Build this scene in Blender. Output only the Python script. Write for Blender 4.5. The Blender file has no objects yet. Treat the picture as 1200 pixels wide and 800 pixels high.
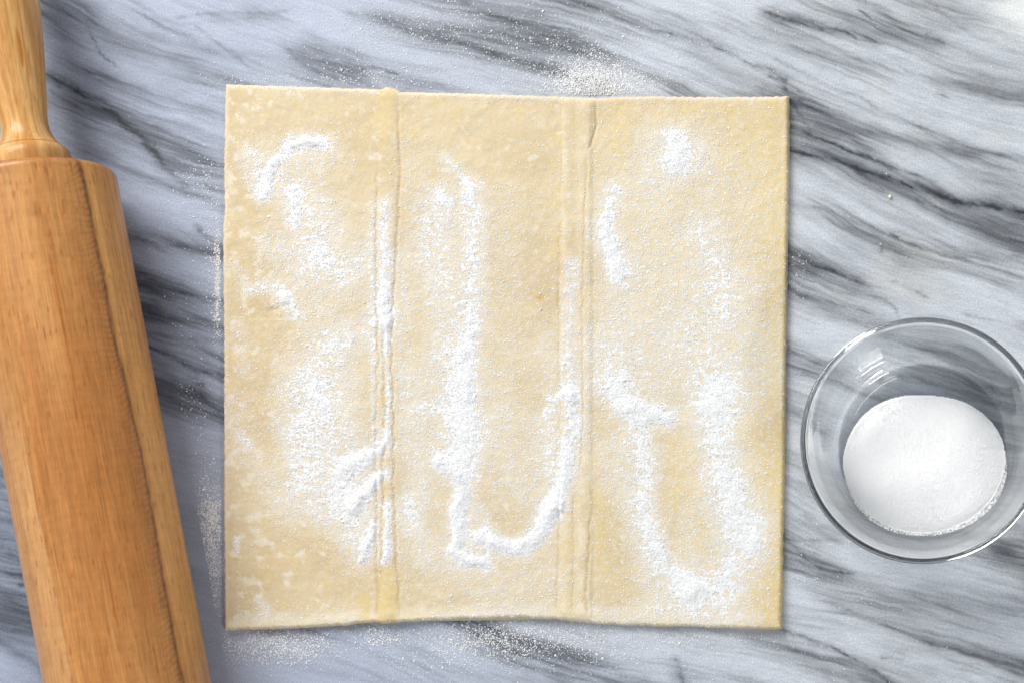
import bpy, math
import numpy as np

# ------------------------------------------------------------------ camera, world, lamps
SC = bpy.context.scene
H = 0.70                       # camera height above the counter (m)
S = 0.37e-3                    # metres per photo pixel on the counter
NX, NY = 1050.0, 640.0         # photo pixel straight below the lens (the photo is an off-centre crop)
W, HT = 1200, 800

cam_d = bpy.data.cameras.new('camera'); cam = bpy.data.objects.new('camera', cam_d)
SC.collection.objects.link(cam); SC.camera = cam
cam.location = (0, 0, H); cam.rotation_euler = (0, 0, 0)
cam_d.sensor_width = 36.0; cam_d.lens = 36.0*H/(W*S)
cam_d.shift_x = (W/2-NX)/W; cam_d.shift_y = (NY-HT/2)/W
cam_d.clip_start = 0.01; cam_d.clip_end = 20

wd = bpy.data.worlds.new('World'); SC.world = wd; wd.use_nodes = True
bg = wd.node_tree.nodes['Background']
bg.inputs[0].default_value = (0.80, 0.88, 1.0, 1); bg.inputs[1].default_value = 0.36

def area(name, loc, target, size, power, color):
    l = bpy.data.lights.new(name, 'AREA'); l.shape = 'RECTANGLE'
    l.size, l.size_y = size; l.energy = power; l.color = color
    o = bpy.data.objects.new(name, l); SC.collection.objects.link(o)
    from mathutils import Vector
    o.location = loc
    o.rotation_euler = (Vector(target)-Vector(loc)).to_track_quat('-Z', 'Y').to_euler()
    return o
CX, CY = (600-NX)*S, -(400-NY)*S
area('window_light', (CX-0.75, CY+1.08, 1.20), (CX, CY, 0), (1.2, 0.9), 38, (1.0, 0.985, 0.96))

area('side_lamp', (CX+0.75, CY-0.85, 1.0), (CX+0.1, CY, 0), (0.30, 0.22), 5.0, (1.0, 0.97, 0.93))

vs = SC.view_settings
vs.view_transform = 'Standard'; vs.look = 'None'; vs.exposure = 0.05; vs.gamma = 1.0
vs.use_curve_mapping = False
cy = SC.cycles
cy.use_denoising = True
cy.caustics_refractive = True; cy.caustics_reflective = True
cy.max_bounces = 24; cy.transmission_bounces = 20; cy.glossy_bounces = 20; cy.diffuse_bounces = 4
cy.blur_glossy = 0.3; cy.sample_clamp_indirect = 30.0

# ------------------------------------------------------------------ helpers
rng = np.random.default_rng(7)
def P(px, py, z=0.0):
    k = 1-z/H
    return (np.asarray(px)-NX)*S*k, -(np.asarray(py)-NY)*S*k

_perm = np.random.default_rng(3).permutation(4096).astype(np.int64)
_ang = np.random.default_rng(4).random(4096)*2*np.pi
_gx, _gy = np.cos(_ang), np.sin(_ang)
def noise(x, y, seed=0):
    """gradient noise, about -1..1"""
    x = np.asarray(x, float)+seed*17.31; y = np.asarray(y, float)+seed*9.77
    xi = np.floor(x).astype(np.int64); yi = np.floor(y).astype(np.int64)
    fx = x-xi; fy = y-yi
    u = fx*fx*fx*(fx*(fx*6-15)+10); v = fy*fy*fy*(fy*(fy*6-15)+10)
    def g(ix, iy, dx, dy):
        h = _perm[(ix + _perm[iy & 4095]) & 4095]
        return _gx[h]*dx+_gy[h]*dy
    a = g(xi, yi, fx, fy); b = g(xi+1, yi, fx-1, fy)
    c = g(xi, yi+1, fx, fy-1); d = g(xi+1, yi+1, fx-1, fy-1)
    return 1.5*(a+u*(b-a)+v*((c+u*(d-c))-(a+u*(b-a))))
def fbm(x, y, seed=0, octv=4, gain=0.5, lac=2.03):
    s = 0; a = 1; t = 0
    for k in range(octv):
        s = s+a*noise(x, y, seed+k*3); t += a; a *= gain; x = x*lac; y = y*lac
    return s/t*1.4
def sst(a, b, x):
    t = np.clip((x-a)/(b-a), 0, 1); return t*t*(3-2*t)
def lin(c):
    c = np.asarray(c, float)/255.0
    return np.where(c <= 0.04045, c/12.92, ((c+0.055)/1.055)**2.4)
def mix(a, b, t):
    t = np.asarray(t)[..., None]; return a*(1-t)+b*t

def seg_dist(X, Y, pts):
    """distance to a polyline and the position 0..1 along it"""
    best = np.full(X.shape, 1e9); pos = np.zeros(X.shape); n = len(pts)-1
    for i in range(n):
        (x0, y0), (x1, y1) = pts[i][:2], pts[i+1][:2]
        dx, dy = x1-x0, y1-y0; L = dx*dx+dy*dy+1e-9
        t = np.clip(((X-x0)*dx+(Y-y0)*dy)/L, 0, 1)
        d = np.hypot(X-x0-t*dx, Y-y0-t*dy)
        m = d < best
        best = np.where(m, d, best); pos = np.where(m, (i+t)/n, pos)
    return best, pos

def mesh_obj(name, verts, faces, mat, parent=None, col=None, normals=None, smooth=True):
    """verts (N,3); faces (M,k) int array or a list of such arrays; col (N,3) linear colours"""
    if not isinstance(faces, list): faces = [faces]
    faces = [f for f in faces if len(f)]
    me = bpy.data.meshes.new(name)
    loops = np.concatenate([f.ravel() for f in faces]).astype(np.int32)
    tot = np.concatenate([np.full(len(f), f.shape[1]) for f in faces]).astype(np.int32)
    start = np.concatenate([[0], np.cumsum(tot)[:-1]]).astype(np.int32)
    me.vertices.add(len(verts)); me.vertices.foreach_set('co', np.asarray(verts, np.float32).ravel())
    me.loops.add(len(loops)); me.loops.foreach_set('vertex_index', loops)
    me.polygons.add(len(tot)); me.polygons.foreach_set('loop_start', start)
    me.update(calc_edges=True); me.validate()
    me.polygons.foreach_set('use_smooth', np.full(len(me.polygons), smooth))
    if col is not None:
        at = me.attributes.new('col', 'FLOAT_COLOR', 'POINT')
        c = np.ones((len(verts), 4), np.float32); c[:, :3] = col
        at.data.foreach_set('color', c.ravel())
    if normals is not None:
        me.normals_split_custom_set_from_vertices(np.asarray(normals, float).tolist())
    me.materials.append(mat)
    o = bpy.data.objects.new(name, me); SC.collection.objects.link(o)
    if parent is not None: o.parent = parent
    return o
def tag(o, label=None, cat=None, group=None, kind=None):
    for k, v in (('label', label), ('category', cat), ('group', group), ('kind', kind)):
        if v: o[k] = v
    return o
def empty(name, loc, rz=0):
    o = bpy.data.objects.new(name, None); SC.collection.objects.link(o)
    o.location = loc; o.rotation_euler = (0, 0, rz); o.empty_display_size = 0.02
    return o
def grid_faces(ny, nx, flip=False):
    i = np.arange(ny-1)[:, None]*nx+np.arange(nx-1)[None, :]
    i = i.ravel()
    f = np.stack([i, i+nx, i+nx+1, i+1], 1)
    return f[:, ::-1] if flip else f

# ------------------------------------------------------------------ materials
class N:
    def __init__(s, name):
        s.m = bpy.data.materials.new(name); s.m.use_nodes = True
        s.t = s.m.node_tree; s.b = s.t.nodes['Principled BSDF']
    def n(s, typ, **kw):
        x = s.t.nodes.new(typ)
        for k, v in kw.items(): setattr(x, k, v)
        return x
    def l(s, a, b): s.t.links.new(a, b)
    def noise(s, scale, detail=3, rough=0.6, vec=None, stretch=None):
        x = s.n('ShaderNodeTexNoise'); x.inputs['Scale'].default_value = scale
        x.inputs['Detail'].default_value = detail; x.inputs['Roughness'].default_value = rough
        if vec is None:
            vec = s.n('ShaderNodeTexCoord').outputs['Object']
        if stretch:
            mp = s.n('ShaderNodeMapping'); mp.inputs['Scale'].default_value = stretch[0]
            mp.inputs['Rotation'].default_value = stretch[1]
            s.l(vec, mp.inputs[0]); vec = mp.outputs[0]
        s.l(vec, x.inputs['Vector']); return x.outputs['Fac']
    def ramp(s, fac, a, b, va=0.0, vb=1.0):
        x = s.n('ShaderNodeMapRange'); x.inputs[1].default_value = a; x.inputs[2].default_value = b
        x.inputs[3].default_value = va; x.inputs[4].default_value = vb
        s.l(fac, x.inputs[0]); return x.outputs[0]
    def attr(s):
        x = s.n('ShaderNodeAttribute'); x.attribute_name = 'col'; return x.outputs['Color']
    def mul(s, col, fac):
        x = s.n('ShaderNodeVectorMath', operation='SCALE'); s.l(col, x.inputs[0]); s.l(fac, x.inputs['Scale'])
        return x.outputs[0]
    def blend(s, a, b, fac):
        x = s.n('ShaderNodeMix', data_type='RGBA')
        s.l(fac, x.inputs[0])
        for v, i in ((a, 6), (b, 7)):
            if isinstance(v, tuple): x.inputs[i].default_value = v
            else: s.l(v, x.inputs[i])
        return x.outputs[2]
    def bump(s, h, dist, strength=1.0, prev=None):
        x = s.n('ShaderNodeBump'); x.inputs['Distance'].default_value = dist
        x.inputs['Strength'].default_value = strength
        s.l(h, x.inputs['Height'])
        if prev is not None: s.l(prev, x.inputs['Normal'])
        return x.outputs[0]

def mat_marble():
    k = N('marble')
    g = k.noise(1500, 2, 0.7)                        # crystal grain
    st = k.noise(900, 3, 0.7, stretch=((0.18, 1.0, 1.0), (0, 0, math.radians(22))))
    c = k.mul(k.attr(), k.ramp(g, 0.25, 0.75, 0.76, 1.23))
    c = k.mul(c, k.ramp(st, 0.3, 0.7, 0.93, 1.06))
    k.l(c, k.b.inputs['Base Color'])
    r = k.noise(60, 3); k.l(k.ramp(r, 0.3, 0.7, 0.34, 0.48), k.b.inputs['Roughness'])
    k.b.inputs['Specular IOR Level'].default_value = 0.35
    k.l(k.bump(g, 0.00002, 0.4), k.b.inputs['Normal'])
    return k.m
def mat_dough():
    k = N('raw_pastry_dough')
    f = k.noise(700, 4, 0.65); f2 = k.noise(220, 3, 0.6)
    c = k.mul(k.attr(), k.ramp(f, 0.3, 0.7, 0.95, 1.045))
    fl = k.ramp(f2, 0.54, 0.70, 0.0, 0.28)
    c = k.blend(c, (0.80, 0.74, 0.62, 1), fl)
    k.l(c, k.b.inputs['Base Color'])
    k.b.inputs['Roughness'].default_value = 0.62
    k.b.inputs['Specular IOR Level'].default_value = 0.25
    k.b.inputs['Subsurface Weight'].default_value = 0.15
    k.b.inputs['Subsurface Radius'].default_value = (1.0, 0.7, 0.4)
    k.b.inputs['Subsurface Scale'].default_value = 0.0012
    k.l(k.bump(f, 0.00018, 0.5, k.bump(f2, 0.0005, 0.4)), k.b.inputs['Normal'])
    return k.m
def mat_sugar(name='thin_sugar', white=(0.84, 0.837, 0.83, 1)):
    k = N(name)
    v = k.noise(2200, 2, 0.7)
    k.b.inputs['Base Color'].default_value = white
    k.b.inputs['Roughness'].default_value = 0.5
    k.b.inputs['Specular IOR Level'].default_value = 0.3
    k.l(k.bump(v, 0.00010, 0.5), k.b.inputs['Normal'])
    return k.m
def mat_crystal():
    k = N('sugar_crystal')
    k.b.inputs['Base Color'].default_value = (0.87, 0.866, 0.857, 1)
    k.b.inputs['Roughness'].default_value = 0.35
    return k.m
def mat_wood(name, ripple):
    k = N(name)
    # fibres run along the object's Y axis
    a = k.noise(500, 4, 0.65, stretch=((1.0, 0.035, 1.0), (0, 0, 0)))
    b = k.noise(1400, 2, 0.6, stretch=((1.0, 0.06, 1.0), (0, 0, 0)))
    d = k.noise(420, 3, 0.6, stretch=((0.30, 1.0, 0.30), (0, 0, 0)))
    c = k.mul(k.attr(), k.ramp(a, 0.3, 0.7, 0.90, 1.08))
    c = k.mul(c, k.ramp(b, 0.3, 0.7, 0.86, 1.12))
    c = k.mul(c, k.ramp(d, 0.3, 0.7, 1-ripple, 1+ripple))
    k.l(c, k.b.inputs['Base Color'])
    k.l(k.ramp(a, 0.3, 0.7, 0.36, 0.48), k.b.inputs['Roughness'])
    k.b.inputs['Specular IOR Level'].default_value = 0.3
    k.b.inputs['Coat Weight'].default_value = 0.25
    k.b.inputs['Coat Roughness'].default_value = 0.16
    k.l(k.bump(b, 0.00008, 0.5), k.b.inputs['Normal'])
    return k.m
def mat_glass():
    k = N('clear_glass')
    k.b.inputs['Base Color'].default_value = (0.985, 0.995, 0.998, 1)
    k.b.inputs['Transmission Weight'].default_value = 1.0
    k.b.inputs['Roughness'].default_value = 0.0
    k.b.inputs['IOR'].default_value = 1.48
    return k.m
M_MARBLE, M_DOUGH, M_SUGAR, M_GLASS = mat_marble(), mat_dough(), mat_sugar(), mat_glass()
M_CRYSTAL = mat_crystal(); M_DEEP = mat_sugar('deep_sugar', (0.985, 0.98, 0.97, 1))
M_BARREL, M_HANDLE = mat_wood('varnished_barrel_wood', 0.07), mat_wood('varnished_handle_wood', 0.03)

# ------------------------------------------------------------------ countertop
# veins traced in the stone: (points, width px, darkness, halo)
VEINS = [
 ([(48,82),(66,95),(90,106),(112,118),(136,134),(146,149),(160,160),(176,173),(190,190)], 6, .85, .6),
 ([(52,86),(62,93),(74,101)], 6, .9, .3), ([(140,143),(152,154),(166,165),(184,180)], 5, 1.1, .3),
 ([(190,190),(205,205),(230,228),(258,240)], 3, .4, .3), ([(55,105),(80,118),(96,128)], 4, .55, .3),
 ([(105,30),(108,42),(112,57),(120,68),(142,82)], 2.0, .6, .1), ([(112,40),(150,60),(200,72),(240,90)], 22, .38, .0),
 ([(150,12),(175,22),(200,35),(215,42),(235,48)], 5, .45, .4), ([(228,28),(240,38),(252,48)], 2.5, .5, .2),
 ([(50,4),(90,17),(120,30),(135,38)], 5, .4, .4), ([(195,22),(250,16),(320,14),(338,10)], 2.5, .38, .3),
 ([(262,24),(300,20),(350,26)], 2.2, .3, .2), ([(330,50),(350,73),(377,87),(400,95)], 5, .45, .6),
 ([(373,67),(407,77),(433,83)], 3, .45, .3), ([(265,60),(330,72),(390,92)], 12, .3, .2),
 ([(400,12),(440,22),(480,36),(520,46),(560,57),(600,68),(640,79),(700,95)], 6, .55, .8),
 ([(430,18),(480,32),(530,45)], 10, .35, .0), ([(540,52),(590,66),(640,80),(690,96)], 2.5, .4, .2),
 ([(395,74),(440,80),(480,91),(525,104)], 4, .6, .5), ([(400,85),(440,96)], 12, .4, .0),
 ([(540,0),(560,10),(590,22),(612,30)], 4, .65, .5), ([(555,27),(600,42)], 2.5, .35, .3),
 ([(590,28),(640,45),(700,60),(730,75)], 16, .33, .0),
 ([(665,0),(700,10),(730,22),(760,33),(800,44),(830,51),(860,65),(880,78),(905,85),(918,92),(922,106),(940,120),(962,135),(1000,150)], 3.2, .6, .8),
 ([(800,55),(850,85),(880,105),(900,112)], 16, .35, .0), ([(885,76),(905,84),(918,93)], 3, .5, .2), ([(895,88),(915,95),(920,104)], 3, .6, .2),
 ([(885,10),(930,24),(960,34),(1000,41),(1042,56)], 6, .7, .8), ([(945,22),(970,34),(1000,38)], 3, .5, .2),
 ([(1003,11),(1022,23),(1046,34)], 2.6, .7, .4), ([(1005,0),(1030,8),(1047,16)], 2, .5, .3), ([(1086,40),(1110,53)], 3, .6, .4),
 ([(1020,40),(1070,50),(1110,52)], 12, .35, .0), ([(980,20),(1040,35),(1100,35)], 22, .22, .0),
 ([(800,12),(870,38),(930,55),(1000,70),(1060,84),(1120,99),(1200,113)], 8, .32, .5),
 ([(1080,92),(1120,100),(1160,108),(1200,112)], 12, .35, .2), ([(1095,108),(1112,117)], 2.5, .55, .3), ([(1150,112),(1180,118)], 7, .35, .2),
 ([(920,75),(960,95),(1010,115),(1050,135),(1080,150),(1110,170),(1132,182)], 3, .36, .5),
 ([(925,118),(960,130),(990,150),(1040,156),(1100,176),(1200,186)], 7, .35, .6),
 ([(925,150),(960,165),(990,178),(1030,190),(1056,201)], 4, .65, .9), ([(950,145),(985,165)], 9, .4, .2),
 ([(925,178),(980,191),(1010,200),(1030,205),(1060,215),(1090,225),(1120,235),(1150,240),(1200,248)], 4.5, .85, 1.1),
 ([(1000,178),(1040,195),(1080,207),(1100,216)], 3, .6, .5), ([(1070,212),(1090,220),(1105,226)], 4.5, .5, .2),
 ([(1130,232),(1160,238),(1200,247)], 5, .4, .3),
 ([(1060,225),(1090,240),(1120,255),(1150,265),(1180,278),(1200,286)], 3.2, .55, .6), ([(1150,255),(1200,270)], 14, .4, .0),
 ([(925,240),(960,245),(1000,260),(1040,272),(1055,281),(1080,290),(1110,297),(1150,310),(1200,327)], 3.2, .45, .6),
 ([(1044,272),(1056,282)], 4, .5, .3), ([(1036,288),(1037,297)], 3.5, .45, .3), ([(1100,287),(1150,290),(1200,300)], 8, .28, .3),
 ([(923,294),(950,308),(980,322),(1000,330),(1022,340)], 3, .7, .6), ([(925,315),(965,320)], 12, .3, .0),
 ([(1040,328),(1060,335),(1090,350)], 3, .4, .3), ([(985,342),(1030,350),(1050,360),(1056,372)], 3, .45, .3),
 ([(923,345),(960,352),(1000,362),(1042,374)], 4, .42, .5), ([(940,356),(1000,376),(1050,392)], 4, .3, .4),
 ([(1125,367),(1162,377)], 2.5, .4, .3),
 ([(920,408),(950,422),(965,428),(990,440)], 3.5, .5, .5), ([(920,478),(945,492),(975,520)], 4, .4, .5), ([(918,560),(950,568)], 4, .35, .5),
 ([(1060,400),(1110,415),(1150,430),(1200,448)], 9, .5, .4), ([(1010,440),(1060,440),(1110,452),(1200,482)], 8, .4, .4),
 ([(1140,470),(1170,500),(1200,540)], 12, .3, .3), ([(940,600),(990,640)], 5, .3, .3),
 ([(930,640),(945,658),(965,667),(1003,675)], 5, .6, .5), ([(975,669),(1004,675)], 4, .6, .2), ([(925,632),(985,633)], 2.5, .4, .3),
 ([(950,700),(985,712),(1020,725),(1060,740),(1100,757),(1150,770),(1200,778)], 5, .48, .7),
 ([(918,738),(945,746),(975,758),(1000,772),(1025,785),(1045,800)], 3, .68, .6),
 ([(1030,769),(1042,769),(1066,773)], 3.2, .55, .3), ([(1050,690),(1090,705),(1130,717),(1172,734)], 4, .36, .5),
 ([(1165,790),(1200,801)], 2.5, .5, .3), ([(1160,640),(1200,662)], 14, .5, .3), ([(870,745),(930,762),(980,790)], 12, .3, .2),
 ([(545,725),(600,745),(640,762),(700,785)], 9, .38, .5), ([(790,765),(800,785),(802,805)], 5, .55, .4), ([(560,790),(640,800)], 8, .25, .2),
 ([(225,262),(240,278),(260,292)], 4.5, .65, .4), ([(150,276),(190,290),(232,288),(258,300)], 4, .5, .6), ([(140,195),(170,205),(215,225)], 5, .35, .4),
 ([(155,312),(190,335),(220,345),(260,352)], 4, .55, .7), ([(165,330),(200,352)], 8, .4, .2),
 ([(165,362),(200,375),(240,382),(260,386)], 4, .5, .6), ([(175,390),(215,398),(255,400)], 3, .3, .4),
 ([(175,406),(205,420),(230,432),(260,440)], 3.6, .72, .8), ([(218,455),(240,449)], 4.5, .6, .4),
 ([(222,452),(240,466),(256,482)], 4.5, .65, .4), ([(185,478),(215,486),(245,500)], 7, .35, .3), ([(185,425),(210,445),(240,440)], 10, .35, .0),
 ([(0,570),(15,590),(30,640)], 10, .4, .3), ([(0,640),(25,655),(45,672)], 6, .5, .4), ([(22,684),(30,687)], 3, .8, .2),
 ([(0,690),(30,715),(60,740)], 12, .45, .3), ([(0,752),(40,775),(60,800)], 9, .5, .4), ([(0,610),(20,612)], 12, .4, .0),
 ([(1085,0),(1110,18),(1140,42),(1170,55),(1200,64)], 5, .30, .3), ([(1060,0),(1090,8)], 8, .3, .0),
]
# wider grey zones of the stone: points, half-width px, strength
ZONES = [
 ([(40,95),(130,135),(210,190)], 24, .85), ([(110,38),(180,60),(262,92)], 28, .6), ([(40,4),(130,34)], 14, .55), ([(150,15),(250,50)], 13, .45), ([(330,60),(440,96)], 17, .75), ([(225,20),(350,15)], 9, .4),
 ([(400,10),(520,45),(640,80),(690,95)], 13, .85), ([(540,4),(640,40),(720,62)], 22, .6), ([(660,0),(800,46),(920,102)], 13, .6), ([(780,62),(920,122)], 24, .55), ([(880,14),(960,32),(1050,52)], 17, .95), ([(1000,18),(1130,60)], 20, .6), ([(1075,92),(1200,115)], 13, .65),
 ([(800,15),(930,56),(1080,92)], 9, .4), ([(920,122),(990,165),(1060,202)], 20, .8), ([(1050,160),(1200,190)], 13, .5), ([(925,180),(1060,215),(1200,250)], 12, .9), ([(1080,232),(1200,290)], 16, .75), ([(930,250),(1060,285),(1200,325)], 10, .45), ([(920,298),(1050,362)], 20, .6), ([(1090,290),(1200,306)], 11, .45),
 ([(920,402),(1000,440)], 13, .5), ([(1000,412),(1100,425),(1200,465)], 30, .75), ([(1130,480),(1210,560)], 30, .5), ([(920,480),(1000,530)], 14, .35), ([(930,640),(1010,680)], 13, .65), ([(1140,625),(1210,672)], 20, .8), ([(950,700),(1080,745),(1200,780)], 11, .55), ([(880,742),(1045,802)], 13, .55), ([(1045,690),(1175,735)], 8, .35),
 ([(540,725),(640,760),(720,792)], 15, .55), ([(780,760),(810,806)], 12, .4), ([(330,780),(450,800)], 12, .2),
 ([(140,192),(258,240)], 20, .55), ([(150,272),(260,300)], 13, .8), ([(160,322),(260,350)], 13, .8), ([(165,366),(260,390)], 9, .6), ([(175,406),(260,440)], 10, .75), ([(185,448),(260,490)], 26, .9), ([(190,505),(260,545)], 12, .25),
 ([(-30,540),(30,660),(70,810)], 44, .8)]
def run_on(pts, far):
    """veins that reach the frame, the pin or the pastry run on beneath them"""
    p = [tuple(map(float, q)) for q in pts]
    hid = lambda q: q[0] >= 1185 or q[0] <= 5 or q[1] <= 6 or q[1] >= 792 or 912 <= q[0] <= 932 or 250 <= q[0] <= 275 or (q[0] < 215 and 185 < q[1] < 520)
    for k, a, b in ((0, p[0], p[1]), (len(p), p[-1], p[-2])):
        if hid(a):
            L = math.hypot(a[0]-b[0], a[1]-b[1])+1e-6
            p.insert(k if k == 0 else len(p), (a[0]+far*(a[0]-b[0])/L, a[1]+far*(a[1]-b[1])/L))
    return p
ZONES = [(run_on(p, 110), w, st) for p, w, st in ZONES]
VEINS = [(run_on(p, 60), w, st, h) for p, w, st, h in VEINS]
def marble_colour(X, Y):
    """stone colour with painted left-to-right light at photo-pixel positions X, Y on the counter"""
    wx = 8*fbm(X/80, Y/50, 11, 3)+2.0*noise(X/14, Y/9, 14); wy = 4*fbm(X/110, Y/55, 12, 3)+1.0*noise(X/16, Y/9, 15)
    a = np.radians(20)
    ww = 26*fbm(X/460, Y/300, 21, 2)+0.05*(X-600)*sst(500, 800, Y)
    U = np.cos(a)*X+np.sin(a)*Y
    V = -np.sin(a)*X+np.cos(a)*Y+ww+wy*0.9
    broad = fbm(U/300, V/46, 31, 4)                   # broad bands
    fine = 1-np.abs(fbm(U/330, V/24, 33, 4))*2.2      # thin parallel streaks
    thin = 1-np.abs(fbm(U/190, V/8.0, 38, 4))*2.4
    patch = fbm(X/160, Y/110, 36, 3)
    zone = np.zeros(X.shape)
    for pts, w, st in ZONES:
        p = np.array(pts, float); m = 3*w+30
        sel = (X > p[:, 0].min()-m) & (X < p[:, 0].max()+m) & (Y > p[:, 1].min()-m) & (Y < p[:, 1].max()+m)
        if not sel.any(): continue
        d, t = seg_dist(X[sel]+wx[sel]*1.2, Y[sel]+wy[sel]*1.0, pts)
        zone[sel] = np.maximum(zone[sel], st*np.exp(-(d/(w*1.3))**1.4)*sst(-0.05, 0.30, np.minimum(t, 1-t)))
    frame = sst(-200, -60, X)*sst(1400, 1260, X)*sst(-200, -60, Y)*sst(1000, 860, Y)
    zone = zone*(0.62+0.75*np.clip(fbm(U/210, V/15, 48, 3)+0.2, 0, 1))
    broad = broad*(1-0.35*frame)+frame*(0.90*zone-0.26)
    gate = sst(-0.55, 0.65, broad+0.30*patch)
    gr = fbm(U/60, V/4.0, 42, 3)
    grey = 0.08+0.86*sst(-0.55, 0.80, broad+0.14*gr)+(0.07+0.14*gate)*gr+0.08*fbm(X/26, Y/15, 40, 3)+0.09*noise(X/3.1, Y/3.1, 44)
    grey += 0.30*np.clip(fine, 0, 1)**2.2*(0.30+0.70*gate)
    dark = 0.30*np.clip(fine, 0, 1)**3.5*gate+0.46*np.clip(thin, 0, 1)**3.2*gate**1.2+0.05*np.clip(gr, 0, 1)*gate
    # the strip beside and below the pastry is calm stone
    calm = np.clip(sst(470, 540, Y)*sst(330, 240, X)*sst(-20, 40, X-0.187*(Y-650)-200)
                   + sst(735, 760, Y)*sst(560, 420, X), 0, 1)
    dark *= 1-0.8*calm; grey = np.clip(grey*(1-0.55*calm), 0, 1)
    qx, qy = X+wx*0.5+2.4*noise(X/5, Y/4, 46), Y+wy*0.6+1.7*noise(X/6, Y/3.5, 47)
    vein = np.zeros(X.shape)
    brk = 0.35+1.0*np.clip(fbm(U/30, V/6, 51, 4)*1.2+0.4, 0, 1)
    for pts, w, st, halo in VEINS:
        p = np.array(pts, float); w = float(w); m = 12*w+14
        sel = (qx > p[:, 0].min()-m) & (qx < p[:, 0].max()+m) & (qy > p[:, 1].min()-m) & (qy < p[:, 1].max()+m)
        if not sel.any(): continue
        d, t = seg_dist(qx[sel], qy[sel], pts)
        end = np.clip(np.minimum(t, 1-t)*7+0.25, 0, 1)
        b = brk[sel] if w < 9 else 0.65+0.35*brk[sel]
        v = 0.85*st*end*(b*np.exp(-(d/(w*0.72))**1.4)+0.42*halo*np.exp(-d/(w*3.2))*end)
        vein[sel] = 1-(1-vein[sel])*(1-np.clip(v, 0, 0.95))
    dark = 1-(1-np.clip(dark, 0, 0.9))*(1-vein)
    light = mix(lin([172, 181, 200])[None, :]*np.ones(X.shape+(1,)), lin([208, 213, 219]), sst(150, 1050, X+0.12*(400-Y)))  # left-to-right rise in light painted into the stone's pale tone
    warm = sst(0.15, 0.75, fbm(X/140, Y/90, 61, 3))*sst(700, 1100, X)
    light = mix(light, lin([212, 212, 208]), 0.6*warm)
    # chalk-white corner
    wc = np.clip(sst(24, -14, np.hypot((X-1205)*0.55, (Y-14)*0.75)-18+6*fbm(X/40, Y/30, 63, 3)), 0, 1)
    light = mix(light, lin([232, 234, 230]), wc); dark = dark*(1-0.75*wc); grey = grey*(1-0.9*wc)
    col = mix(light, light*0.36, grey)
    col = mix(col, lin([38, 43, 53]), dark)
    # rusty tint along some veins
    rust = np.clip(vein, 0, 1)*sst(0.1, 0.6, fbm(X/60, Y/40, 66, 2))*0.25*sst(800, 1000, X)
    return mix(col, col*np.array([1.25, 1.0, 0.78]), rust)

def axis(lo, hi, step, far):
    core = np.arange(lo, hi+step, step)
    ext = step*np.cumsum(1.18**np.arange(1, 60)); ext = ext[ext < far]
    return np.concatenate([lo-ext[::-1], core, core[-1]+ext])
ax, ay = axis(-30, 1230, 1.5, 1500), axis(-30, 830, 1.5, 1500)
GX, GY = np.meshgrid(ax, ay)
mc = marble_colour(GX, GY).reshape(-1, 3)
xw, yw = P(GX, GY, 0)
nv = GX.size
vt = np.stack([xw.ravel(), yw.ravel(), np.zeros(nv)], 1)
gf = grid_faces(len(ay), len(ax))
# slab edge
rim = np.concatenate([np.arange(len(ax)), np.arange(1, len(ay))*len(ax)+len(ax)-1,
                      (len(ay)-1)*len(ax)+np.arange(len(ax)-2, -1, -1), np.arange(len(ay)-2, 0, -1)*len(ax)])
low = vt[rim].copy(); low[:, 2] = -0.03
nr = len(rim); j = np.arange(nr); j2 = (j+1) % nr
sk = np.stack([rim[j], rim[j2], nv+j2, nv+j], 1)
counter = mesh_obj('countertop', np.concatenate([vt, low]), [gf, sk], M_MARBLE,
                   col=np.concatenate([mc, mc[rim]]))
tag(counter, 'grey and white marble countertop with dark diagonal veins', 'countertop', kind='structure')

# ------------------------------------------------------------------ rolling pin
ux, uy = 0.1838, 0.98297                 # axis direction in photo pixels (towards the bottom of the photo)
def lat(px, py): return ((px-NX)*uy-(py-NY)*ux)*S
er, el = lat(248, 800), lat(50, 800)
a1, a2 = math.atan2(-er, H), math.atan2(-el, H)
ac, ah = (a1+a2)/2, (a2-a1)/2
R = H*math.sin(ah)/(math.cos(ac)+math.sin(ah))
Dc = R/math.sin(ah); Llat = -Dc*math.sin(ac)
K = S*(1-R/H)                            # metres per pixel at the axis height
along0 = ((135-NX)*ux+(190-NY)*uy)*S*0.955   # barrel end
adir = np.array([ux, -uy]); ndir = np.array([uy, ux])
org = ndir*Llat+adir*along0
pin = empty('rolling_pin', (org[0], org[1], 0.0), math.atan2(-adir[0], adir[1]))
tag(pin, 'varnished wooden rolling pin with turned handles lying beside the pastry', 'rolling pin')
# local frame: +Y runs along the barrel away from the visible handle, +X then points to the photo's left
BL = 0.258
def lathe(name, prof, nth, mat, colf, y_mul=1.0, y_add=0.0, parent=pin):
    prof = np.array(prof, float)
    th = np.linspace(-np.pi, np.pi, nth, endpoint=False)
    n = len(prof)
    rr = prof[:, 1][:, None]; yy = (prof[:, 0]*y_mul+y_add)[:, None]
    x = -rr*np.sin(th)[None, :]; z = R+rr*np.cos(th)[None, :]
    y = np.broadcast_to(yy, x.shape)
    v = np.stack([x.ravel(), y.ravel(), z.ravel()], 1)
    i = np.arange(n-1)[:, None]*nth+np.arange(nth)[None, :]
    i2 = np.arange(n-1)[:, None]*nth+(np.arange(nth)[None, :]+1) % nth
    f = np.stack([i.ravel(), i2.ravel(), (i2+nth).ravel(), (i+nth).ravel()], 1)
    if y_mul > 0: f = f[:, ::-1]
    TH, YY = np.meshgrid(th, prof[:, 0]); RR = np.broadcast_to(rr, TH.shape)
    c = colf(TH, YY, RR).reshape(-1, 3)
    o = mesh_obj(name, v, f, mat, parent, col=c)
    return o
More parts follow.
